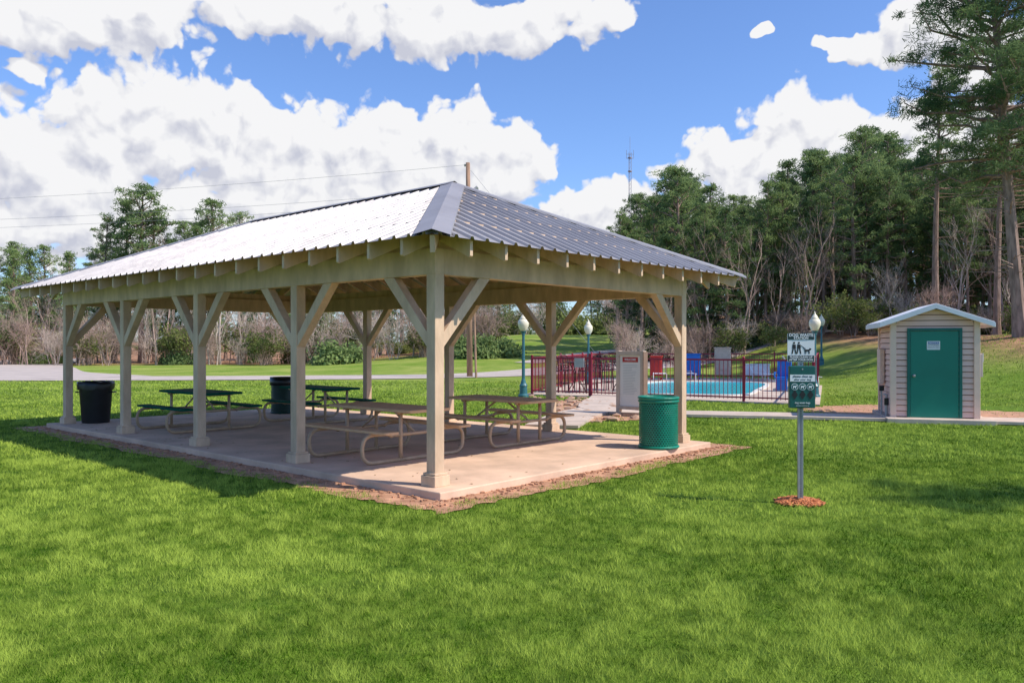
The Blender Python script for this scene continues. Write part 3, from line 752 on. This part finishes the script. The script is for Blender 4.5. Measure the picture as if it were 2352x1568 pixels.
# ------------------------------------------------------------ trees
def leafquads(cent,size_l,size_w,rng,upb=.2):
    n=len(cent)
    d=rng.normal(size=(n,3)); d[:,2]+=upb; d/=np.linalg.norm(d,axis=1)[:,None]
    r=rng.normal(size=(n,3)); s=np.cross(d,r); s/=np.linalg.norm(s,axis=1)[:,None]
    l=(size_l*rng.uniform(.6,1.2,n))[:,None]; w_=(size_w*rng.uniform(.6,1.2,n))[:,None]
    a=cent-d*l*.5-s*w_*.5; b=cent-d*l*.5+s*w_*.5; c=cent+d*l*.5+s*w_*.3; e=cent+d*l*.5-s*w_*.3
    return np.stack([a,b,c,e],1).reshape(-1,3)
def finish_tree(name,mb,leafv,mats):
    nb=len(mb.v); v=np.array(mb.v,float).reshape(-1,3)
    nl=len(leafv)//4
    V=np.concatenate([v,leafv]) if nl else v
    F_=mb.f+[ (nb+4*i,nb+4*i+1,nb+4*i+2,nb+4*i+3) for i in range(nl)]
    me=bpy.data.meshes.new(name); me.from_pydata(V.tolist(),[],F_)
    for m in mats: me.materials.append(m)
    me.polygons.foreach_set('material_index',[0]*len(mb.f)+[1]*nl)
    me.update(); return me
def pine(name,seed,Ht,cs,Rd,nb,ll,lw,per,lean=(0,0),tr=None,clr=.5,trunkf=.0125,el0=-8,tpow=.42,pack=.75):
    rng=np.random.default_rng(seed); mb=MB()
    ph=rng.uniform(0,6.28); amp=.014*Ht
    def tp(f): return Vector((lean[0]*f**1.2+amp*math.sin(f*5+ph)*f, lean[1]*f+amp*math.cos(f*4+ph)*f, Ht*f))
    r0=tr or trunkf*Ht
    mb.tube([tp(f) for f in np.linspace(0,.97,14)],[r0*(1.25 if f==0 else 1)*(1-f)**.8+.02 for f in np.linspace(0,.97,14)],8)
    cl=[]
    for i in range(nb):
        g=(i+rng.uniform(0,.9))/nb; f=cs+(.97-cs)*g
        L=Rd*((1-g)**tpow*(.55+.65*g)+.05)*rng.uniform(.4,1.2)
        az=i*2.4+rng.uniform(-.8,.8); el=rad(el0+58*g+rng.uniform(-14,18))
        o=tp(f); d=Vector((math.cos(az)*math.cos(el),math.sin(az)*math.cos(el),math.sin(el)))
        pts=[o]; 
        for k in range(1,5):
            q=o+d*L*k/4+Vector((rng.uniform(-1,1),rng.uniform(-1,1),rng.uniform(-.6,.9)))*L*.06*k/2
            pts.append(q)
        br=.012*L+.014
        mb.tube(pts,[br*1.6,br*1.3,br,br*.7,br*.3],4,False)
        nc=max(2,int(L/ (clr*pack)))
        for k in range(nc):
            t=.35+.65*(k+rng.uniform(.2,1))/nc; t=min(t,1.02)*4; ii=min(3,int(t)); base=pts[ii].lerp(pts[ii+1],t-ii)
            lat=(1.05-t/4)*L*.55+.18
            p=base+Vector((rng.uniform(-1,1)*lat,rng.uniform(-1,1)*lat,rng.uniform(-.1,.4)*lat+.08))
            mb.tube([base,p],[.018,.006],3,False)
            cl.append(p)
    for i in range(int(nb*.4)):
        f=rng.uniform(cs*.4,cs); az=rng.uniform(0,6.28); L=rng.uniform(.3,.9)*Rd*.5; o=tp(f)
        mb.tube([o,o+Vector((math.cos(az)*L,math.sin(az)*L,rng.uniform(-.1,.3)*L))],[.03,.008],3,False)
    for q in range(3): cl.append(tp(.97)+Vector((rng.uniform(-.3,.3),rng.uniform(-.3,.3),rng.uniform(0,.3))))
    C_=np.array([tuple(c) for c in cl]); n=len(C_)
    rr=rng.uniform(.55,1.3,n)
    idx=np.repeat(np.arange(n),per)
    off=rng.normal(size=(n*per,3)); off/=np.linalg.norm(off,axis=1)[:,None]; off*=(rng.uniform(.1,1,n*per)**.6)[:,None]*clr
    off[:,2]*=.55
    P=C_[idx]+off*rr[idx][:,None]
    lv=leafquads(P,ll,lw,rng,.35)
    return finish_tree(name,mb,lv,[BARK,NEEDLE])
pines=[pine('pine_a',1,14,.44,3.1,44,.30,.058,30,clr=.47,tpow=.6),
       pine('pine_b',2,15.5,.52,2.9,40,.30,.058,30,clr=.47,tpow=.5),
       pine('pine_c',3,12.5,.30,3.0,48,.30,.058,28,clr=.47,tpow=.65),
       pine('pine_d',4,16.5,.56,3.3,40,.30,.058,30,clr=.47,tpow=.5),
       pine('pine_e',5,9.5,.14,2.5,46,.30,.062,26,clr=.45,tpow=.75)]
def bare(name,seed,Ht,spread,depth,m,nchild=4,leaves=0,multi=1):
    rng=np.random.default_rng(seed); mb=MB(); tips=[]
    def rec(o,d,L,r,k):
        mid=o+d*L*.5+Vector(rng.normal(size=3)*L*.04); e=o+d*L+Vector(rng.normal(size=3)*L*.05)
        mb.tube([o,mid,e],[r,r*.8,r*.55],5 if k==0 else 3,False)
        if k>=depth: tips.append(e); return
        for c in range(nchild):
            t=rng.uniform(.35,1.0); s=o.lerp(e,t) if c else e
            nd=(d+Vector(rng.normal(size=3)*spread)); nd.z+=.18; nd.normalize()
            rec(s,nd,L*rng.uniform(.5,.75),max(.006,r*rng.uniform(.35,.55)),k+1)
    for q in range(multi):
        a=rng.uniform(0,6.28); d=Vector((math.cos(a)*.35*(multi>1),math.sin(a)*.35*(multi>1),1)).normalized()
        rec(Vector((rng.uniform(-.3,.3)*(multi>1),rng.uniform(-.3,.3)*(multi>1),0)),d,Ht*.42,(.009*Ht if multi==1 else .007*Ht),0)
    lv=np.zeros((0,3))
    if leaves:
        C_=np.array([tuple(t) for t in tips]); P=np.repeat(C_,leaves,0)+rng.normal(size=(len(C_)*leaves,3))*.18
        lv=leafquads(P,.16,.1,rng)
    return finish_tree(name,mb,lv,[m,LEAFB])
bares=[bare('bare_a',11,11,.34,4,TWIG,4),bare('bare_b',12,9,.38,4,TWIG,4),bare('bare_c',13,12,.32,4,TWIG2,4)]
shrubs=[bare('shrub_a',21,4.2,.6,3,TWIG2,5,0,6),bare('shrub_b',22,3.6,.6,3,TWIG,5,0,6),bare('shrub_c',23,3.2,.65,3,TWIG2,4,5,5)]
def bush(name,seed,Rr,n,m):
    rng=np.random.default_rng(seed); mb=MB()
    c=rng.normal(size=(26,3)); c/=np.linalg.norm(c,axis=1)[:,None]; c*=rng.uniform(.3,1,26)[:,None]*Rr; c[:,2]=np.abs(c[:,2])*.9
    for q in c[:16]: mb.tube([(0,0,0),tuple(q)],[.04,.01],3,False)
    P=np.repeat(c,n,0); off=rng.normal(size=P.shape)*Rr*.2; P=P+off; P[:,2]=np.abs(P[:,2])
    return finish_tree(name,mb,leafquads(P,.2,.12,rng),[TWIG2,m])
bushes=[bush('bush_a',31,1.6,90,LEAFB),bush('bush_b',32,1.3,90,NEEDLE)]

R=random.Random(42)
def z_(x,y): return H(x,y)-.1
def place(par,nm,lst,x,y,s0,s1):
    s=R.uniform(s0,s1); inst(nm,R.choice(lst),(x,y,z_(x,y)),R.uniform(0,6.28),s,par,(R.uniform(-.03,.03),R.uniform(-.03,.03)))
WL=empty('woodland'); 
for i in range(80):
    y=R.uniform(66,74); px=R.uniform(-150,1130); x=(px-CX)/F*y
    place(WL,'shrub',shrubs,x,y,.8,1.4)
for i in range(54):
    y=R.uniform(67,80); px=-200+i*25+R.uniform(-15,15); x=(px-CX)/F*y
    place(WL,'bare_tree',bares,x,y,.55,.9)
for i in range(44):
    y=R.uniform(78,94); px=-200+i*30+R.uniform(-20,20); x=(px-CX)/F*y
    place(WL,'pine',[pines[2],pines[4],pines[0],pines[4]],x,y,.75,1.02)
for i in range(18):
    y=R.uniform(74,80); px=-180+i*76+R.uniform(-20,20); x=(px-CX)/F*y
    place(WL,'pine',[pines[4]],x,y,.65,.9)
for i in range(14):
    y=R.uniform(68,78); px=R.uniform(-100,1130); x=(px-CX)/F*y
    place(WL,'bush',bushes,x,y,.5,1.0)
for px in (1080,1110,1135,1160,780):
    y=64; place(WL,'bush',bushes,(px-CX)/F*y,y,.9,1.5)
for px in(1075,1120,1150): place(WL,'pine',[pines[4]],(px-CX)/F*70,70,.5,.65)
def single(me,px,d,sc,nm='pine_tree',rz=0):
    x=(px-CX)/F*d; inst(nm,me,(x,d,z_(x,d)),rz,sc)
def sq(s,k=1.25): return (s*k,s*k,s)
single(pines[0],325,74,sq(1.18,1.3),rz=1); single(pines[2],285,76,sq(1.24,1.15),rz=3);single(pines[3],240,76,.84,rz=3)
single(pines[2],485,76,sq(1.24,1.2),rz=2); single(pines[0],425,80,1.0,rz=4); single(pines[1],550,84,1.0,rz=4); single(pines[2],355,75,1.15,rz=5); single(pines[2],460,78,1.1,rz=5)
single(bares[0],505,70,1.3,'bare_tree',1); single(bares[1],600,74,1.5,'bare_tree',2); single(bares[2],390,72,1.0,'bare_tree',2); single(bares[0],550,73,1.25,'bare_tree',4)
single(pines[4],30,70,1.05,rz=1);single(pines[2],100,74,.88,rz=2);single(pines[4],160,72,1.05,rz=4);single(pines[4],-30,72,1.05,rz=2);single(pines[4],70,73,1.1,rz=5)
FB=empty('distant_woodland')
for row,(yy,n,s0,s1) in enumerate(((135,46,.75,1.0),(165,44,.9,1.2))):
    for i in range(n):
        px=-200+i*(2750/n)+R.uniform(-20,20); y=yy+R.uniform(-8,8); x=(px-CX)/F*y
        place(FB,'distant_pine',[pines[2],pines[4],pines[0]],x,y,s0,s1)
for i in range(30):
    px=R.uniform(1100,1500); y=R.uniform(112,128); x=(px-CX)/F*y; place(FB,'distant_shrub',bushes+shrubs,x,y,1.2,2.2)
tops=[(1420,500),(1480,445),(1560,375),(1620,440),(1700,460),(1760,425),(1820,370),(1880,350),(1940,325),(2010,300),(2080,360),(2160,370),(2250,350),(2350,350),(2450,350)]
def topat(px): return float(np.interp(px,[a for a,b in tops],[b for a,b in tops]))
hts={0:13.7,1:15.2,2:12.3,3:16.2,4:9.4}
RF=empty('woodland')
for row,(y0,y1,n,f0,f1) in enumerate(((58,64,26,.70,1.02),(64,72,30,.82,1.04),(72,82,30,.82,1.02),(84,98,26,.75,.95))):
    for i in range(n):
        px=1430+i*(1050/n)+R.uniform(-18,18)
        y=R.uniform(y0,y1)-max(0,(px-1900))*.022; x=(px-CX)/F*y
        want=(HY-topat(px))/F*y+EYE-z_(x,y)
        k=R.choice([0,1,2,3,2,0]); s=want/hts[k]*R.uniform(f0,f1)
        inst('pine',pines[k],(x,y,z_(x,y)),R.uniform(0,6.28),(s*R.uniform(.85,1.1),s*R.uniform(.85,1.1),s),RF)
for i in range(40):
    px=R.uniform(1440,2450); y=R.uniform(56,68)-max(0,(px-1900))*.022; x=(px-CX)/F*y; place(RF,'bare_tree',bares,x,y,.5,.9)
for i in range(46):
    px=R.uniform(1420,2450); y=R.uniform(54,60)-max(0,(px-1900))*.022; x=(px-CX)/F*y; place(RF,'shrub',shrubs,x,y,.5,1.0)
for i in range(26):
    px=R.uniform(1420,2450); y=R.uniform(58,68)-max(0,(px-1900))*.022; x=(px-CX)/F*y; place(RF,'bush',bushes,x,y,.6,1.2)
for i in range(36):
    px=1430+i*28+R.uniform(-15,15); y=R.uniform(60,72)-max(0,(px-1900))*.022; x=(px-CX)/F*y; place(RF,'pine',[pines[4]],x,y,.7,1.2)
hero=pine('pine_tree_hero',77,20.5,.35,6.0,135,.27,.034,70,lean=(-2.0,0),tr=.27,clr=.6,pack=.74)
inst('pine_tree',hero,(22.7,36,H(22.7,36)-.1),rad(0),1)
hero2=pine('pine_tree_second',78,19,.34,4.6,90,.27,.034,64,lean=(.3,0),tr=.22,clr=.58)
inst('pine_tree',hero2,(26.6,39,H(26.6,39)-.1),rad(40),1)
single(pines[3],2150,50,1.0,rz=1); single(pines[1],2290,46,.95,rz=2)
inst('pine_tree',pines[1],(15.4,5.4,-.1),1.0,.85)

# ------------------------------------------------------------ grass blades
def build_grass():
    rng=np.random.default_rng(5); VS=[];TI=[]
    def inside_local(x,y,m):
        dx=x-P0.x;dy=y-P0.y; s=dx*SHORT.x+dy*SHORT.y; t=dx*LONG.x+dy*LONG.y
        nz=.34*(fbm(x*2.2+50,y*2.2+50,3)-.5)+.14*(vn(x*14+9,y*14+9)-.5)
        return (np.abs(s-2.78)<3.06+m+nz)&(np.abs(t-5.48)<5.855+m+nz)
    def nearpath(x,y,Q,hw):
        q=np.array([(p.x,p.y) for p in Q]); r=np.zeros(len(x),bool)
        for i in range(len(q)-1):
            a=q[i];b=q[i+1];ab=b-a;L2=(ab**2).sum()+1e-9
            t=np.clip(((x-a[0])*ab[0]+(y-a[1])*ab[1])/L2,0,1)
            r|=((x-a[0]-ab[0]*t)**2+(y-a[1]-ab[1]*t)**2)<hw*hw
        return r
    for y0,y1,dens,wd,ln in((2.8,5.5,12500,.0038,.040),(5.5,8,6800,.005,.042),(8,12,2900,.0075,.046),(12,18,950,.013,.05),(18,27,280,.022,.055),(27,38,90,.035,.06)):
        hwid=lambda y:.72*y+1.0
        n=int(dens*(y1-y0)*2*hwid((y0+y1)/2)*1.12)
        y=rng.uniform(y0,y1,n); x=rng.uniform(-1,1,n)*hwid(y1); k=np.abs(x)<hwid(y); x=x[k];y=y[k]
        k=~inside_local(x,y,.31)
        k&=~nearpath(x,y,path1,.56)&~nearpath(x,y,path2,.53)
        k&=~(((x-3.08)**2+(y-8.66)**2)<(.22+.08*vn(x*18+4,y*18+4))**2)
        sx=(x-8.5)*math.cos(rad(-17))+(y-18.0)*math.sin(rad(-17)); sy=-(x-8.5)*math.sin(rad(-17))+(y-18.0)*math.cos(rad(-17))
        k&=~((sx>-.5)&(sx<2.6)&(sy>-.55)&(sy<2.6))
        k&=~((x>7.8)&(x<13.8)&(y>18.4)&(y<22.3)&(rng.random(len(x))<.85))
        k&=~((y>27.4-.595*(x-.68)-.1)&(x>.5)&(y<41)&(x<15.5)&(x<8.5+(y-22.75)*.39+.3))
        k&=~((x>1.1)&(x<3.1)&(y>17.6)&(y<24.6)&(rng.random(len(x))<.8))
        k&=~(nearpath(x,y,road1,2.6))
        big=fbm(x*.5+100,y*.5+100,3); med=fbm(x*3.6+60,y*3.6+60,3); fine=fbm(x*13+77,y*13+77,2)
        k&=(rng.random(len(x))<.2+1.4*med)
        x=x[k];y=y[k];big=big[k];med=med[k];fine=fine[k]; n=len(x); z=hgt(x,y)
        Ls=ln*rng.uniform(.45,1.2,n)*(.10+.8*med+1.0*fine)
        a=rng.uniform(0,2*np.pi,n); lean=rng.uniform(.15,1.1,n)*Ls; b=rng.uniform(0,2*np.pi,n)
        wx=np.cos(a)*wd*.5*rng.uniform(.6,1.3,n); wy=np.sin(a)*wd*.5
        v0=np.stack([x-wx,y-wy,z],-1); v1=np.stack([x+wx,y+wy,z],-1); v2=np.stack([x+np.cos(b)*lean,y+np.sin(b)*lean,z+Ls],-1)
        VS.append(np.stack([v0,v1,v2],1).reshape(-1,3))
        t=.55*rng.random(n)+.9*(big-.5)+1.2*(med-.5)+1.1*(fine-.5)+.24
        TI.append(np.repeat(np.clip(t,0,1),3))
    V=np.concatenate(VS).astype(np.float32); T_=np.concatenate(TI).astype(np.float32); nv=len(V); nf=nv//3
    me=bpy.data.meshes.new('grass'); me.vertices.add(nv); me.vertices.foreach_set('co',V.ravel())
    me.loops.add(nv); me.loops.foreach_set('vertex_index',np.arange(nv,dtype=np.int32)); me.polygons.add(nf)
    me.polygons.foreach_set('loop_start',np.arange(0,nv,3,dtype=np.int32)); me.polygons.foreach_set('loop_total',np.full(nf,3,dtype=np.int32))
    me.update(calc_edges=True)
    at=me.attributes.new('tint','FLOAT','POINT'); at.data.foreach_set('value',T_)
    me.materials.append(leafmat('grass_blades',(.035,.105,.004),(.41,.53,.085),.3,.7,True,upn=.75))
    o=bpy.data.objects.new('grass',me); COL.objects.link(o)
build_grass()

# ------------------------------------------------------------ camera, sun, sky
cam=bpy.data.cameras.new('camera'); co=bpy.data.objects.new('camera',cam); COL.objects.link(co)
co.location=(0,0,EYE); co.rotation_euler=(rad(90),0,0); cam.sensor_width=36; cam.lens=36*F/2352; cam.shift_y=8/2352; cam.clip_start=.1; cam.clip_end=3000
scene.camera=co
sd=Vector((2.3,-.84,2.84)).normalized()
elev=math.asin(sd.z)
sun=bpy.data.lights.new('sun','SUN'); so=bpy.data.objects.new('sun',sun); COL.objects.link(so)
sun.energy=5.0; sun.angle=rad(.6); sun.color=(1,.93,.82)
so.rotation_euler=sd.to_track_quat('Z','Y').to_euler(); so.location=(20,-10,30)
world=bpy.data.worlds.new('World'); scene.world=world; world.use_nodes=True
try:
    world.cycles.sampling_method='MANUAL'; world.cycles.sample_map_resolution=256
except Exception as ex: print(ex)
nt=world.node_tree; N=nt.nodes.new; L=nt.links.new
bg=nt.nodes['Background']; bg.inputs['Strength'].default_value=.15
sky=N('ShaderNodeTexSky'); sky.sky_type='NISHITA'; sky.sun_disc=False; sky.sun_elevation=elev; sky.sun_rotation=math.atan2(sd.x,sd.y); sky.altitude=0; sky.air_density=1; sky.dust_density=.6; sky.ozone_density=2
def blobs():
    raw=[ (390,305,235,180),(190,350,250,170),(20,400,200,165),(560,330,150,140),(720,375,230,145),(900,350,185,125),(1060,325,125,128),(1170,375,105,103),(1000,430,270,100),(300,500,560,140),(760,470,450,95),
     (80,40,320,85),(330,30,200,70),(640,25,210,70),(900,45,280,92),(1110,75,200,72),(1290,40,190,62),(1420,50,60,28),(40,150,60,35),
     (1830,310,160,105),(1700,380,200,95),(1970,345,170,95),(2120,340,180,120),(2270,340,220,130),(1380,480,170,65),(1850,450,400,90),
     (1970,110,80,42),(1900,95,50,22),(2110,60,100,80),(2240,110,150,120),(1745,68,28,16)]
    out=[]
    for px,py,rx,ry in raw:
        az=math.atan((px-CX)/F); c=math.cos(az); el=math.atan((HY-py)/F*c)
        out.append((az,el,rx/F*c*c,ry/F*c))
    return out
g=bpy.data.node_groups.new('cloud_density','ShaderNodeTree')
g.interface.new_socket('P',in_out='INPUT',socket_type='NodeSocketVector'); g.interface.new_socket('D',in_out='OUTPUT',socket_type='NodeSocketFloat')
gi=g.nodes.new('NodeGroupInput'); go=g.nodes.new('NodeGroupOutput'); gl=g.links.new
def gm(op,a,b=None,c=None):
    n=g.nodes.new('ShaderNodeMath'); n.operation=op
    for i,v in enumerate((a,b,c)):
        if v is None: continue
        if isinstance(v,(int,float)): n.inputs[i].default_value=v
        else: gl(v,n.inputs[i])
    return n.outputs[0]
wn=g.nodes.new('ShaderNodeTexNoise'); wn.noise_dimensions='2D'; wn.inputs['Scale'].default_value=14; wn.inputs['Detail'].default_value=4; gl(gi.outputs[0],wn.inputs['Vector'])
ws=g.nodes.new('ShaderNodeVectorMath'); ws.operation='MULTIPLY_ADD'; ws.inputs[1].default_value=(.05,.045,0); gl(wn.outputs['Color'],ws.inputs[0])
sb=g.nodes.new('ShaderNodeVectorMath'); sb.operation='SUBTRACT'; sb.inputs[1].default_value=(.025,.0225,0); gl(gi.outputs[0],sb.inputs[0]); gl(sb.outputs[0],ws.inputs[2])
Pw=ws.outputs[0]
acc=None
for az,el,rx,ry in blobs():
    s1=g.nodes.new('ShaderNodeVectorMath'); s1.operation='MULTIPLY_ADD'; s1.inputs[1].default_value=(1/rx,1/ry,0); s1.inputs[2].default_value=(-az/rx,-el/ry,0); gl(Pw,s1.inputs[0])
    ln=g.nodes.new('ShaderNodeVectorMath'); ln.operation='LENGTH'; gl(s1.outputs[0],ln.inputs[0])
    v=gm('SUBTRACT',1.0,ln.outputs['Value'])
    if acc is None: acc=v
    else: acc=gm('SMOOTH_MAX',acc,v,.16)
n1=g.nodes.new('ShaderNodeTexNoise'); n1.noise_dimensions='2D'; n1.inputs['Scale'].default_value=22; n1.inputs['Detail'].default_value=7; n1.inputs['Roughness'].default_value=.58; gl(gi.outputs[0],n1.inputs['Vector'])
vo=g.nodes.new('ShaderNodeTexVoronoi'); vo.voronoi_dimensions='2D'; vo.feature='F1'; vo.inputs['Scale'].default_value=26; vo.inputs['Detail'].default_value=2.0; vo.inputs['Roughness'].default_value=.5
gl(Pw,vo.inputs['Vector'])
a1=gm('MULTIPLY_ADD',n1.outputs['Fac'],.5,-.25)
a2=gm('MULTIPLY_ADD',vo.outputs['Distance'],-.5,.24)
clampacc=gm('MINIMUM',gm('ADD',acc,.03),.6)
d1=gm('ADD',clampacc,a1); d2=gm('ADD',d1,a2); gl(d2,go.inputs[0])
tc=N('ShaderNodeTexCoord'); sp=N('ShaderNodeSeparateXYZ'); L(tc.outputs['Generated'],sp.inputs[0])
def wmth(op,a,b=None,c=None,clamp=False):
    n=N('ShaderNodeMath'); n.operation=op; n.use_clamp=clamp
    for i,v in enumerate((a,b,c)):
        if v is None: continue
        if isinstance(v,(int,float)): n.inputs[i].default_value=v
        else: L(v,n.inputs[i])
    return n.outputs[0]
az=wmth('ARCTAN2',sp.outputs['X'],sp.outputs['Y']); el=wmth('ARCSINE',sp.outputs['Z'])
cb=N('ShaderNodeCombineXYZ'); L(az,cb.inputs[0]); L(el,cb.inputs[1])
g1=N('ShaderNodeGroup'); g1.node_tree=g; L(cb.outputs[0],g1.inputs[0])
of=N('ShaderNodeVectorMath'); of.operation='ADD'; of.inputs[1].default_value=(.009,.022,0); L(cb.outputs[0],of.inputs[0])
g2=N('ShaderNodeGroup'); g2.node_tree=g; L(of.outputs[0],g2.inputs[0])
al=N('ShaderNodeMapRange'); al.interpolation_type='SMOOTHSTEP'; al.inputs[1].default_value=-.05; al.inputs[2].default_value=.12; L(g1.outputs[0],al.inputs[0])
df=wmth('SUBTRACT',g1.outputs[0],g2.outputs[0])
sh=wmth('MULTIPLY_ADD',df,1.4,.64,True)
cc=N('ShaderNodeValToRGB'); e=cc.color_ramp.elements; e[0].position=.1; e[0].color=(.60,.62,.72,1); e[1].position=.75; e[1].color=(.945,.945,.96,1); L(sh,cc.inputs[0])
cs=N('ShaderNodeVectorMath'); cs.operation='SCALE'; cs.inputs['Scale'].default_value=6.5; L(cc.outputs[0],cs.inputs[0])
ml=N('ShaderNodeVectorMath'); ml.operation='MULTIPLY'; ml.inputs[1].default_value=(.84,1.02,1.36); L(sky.outputs[0],ml.inputs[0])
mx=N('ShaderNodeMix'); mx.data_type='RGBA'; L(al.outputs[0],mx.inputs[0]); L(ml.outputs[0],mx.inputs[6]); L(cs.outputs[0],mx.inputs[7])
L(mx.outputs[2],bg.inputs['Color'])
scene.view_settings.view_transform='Standard'; scene.view_settings.look='None'; scene.view_settings.exposure=0; scene.view_settings.gamma=1
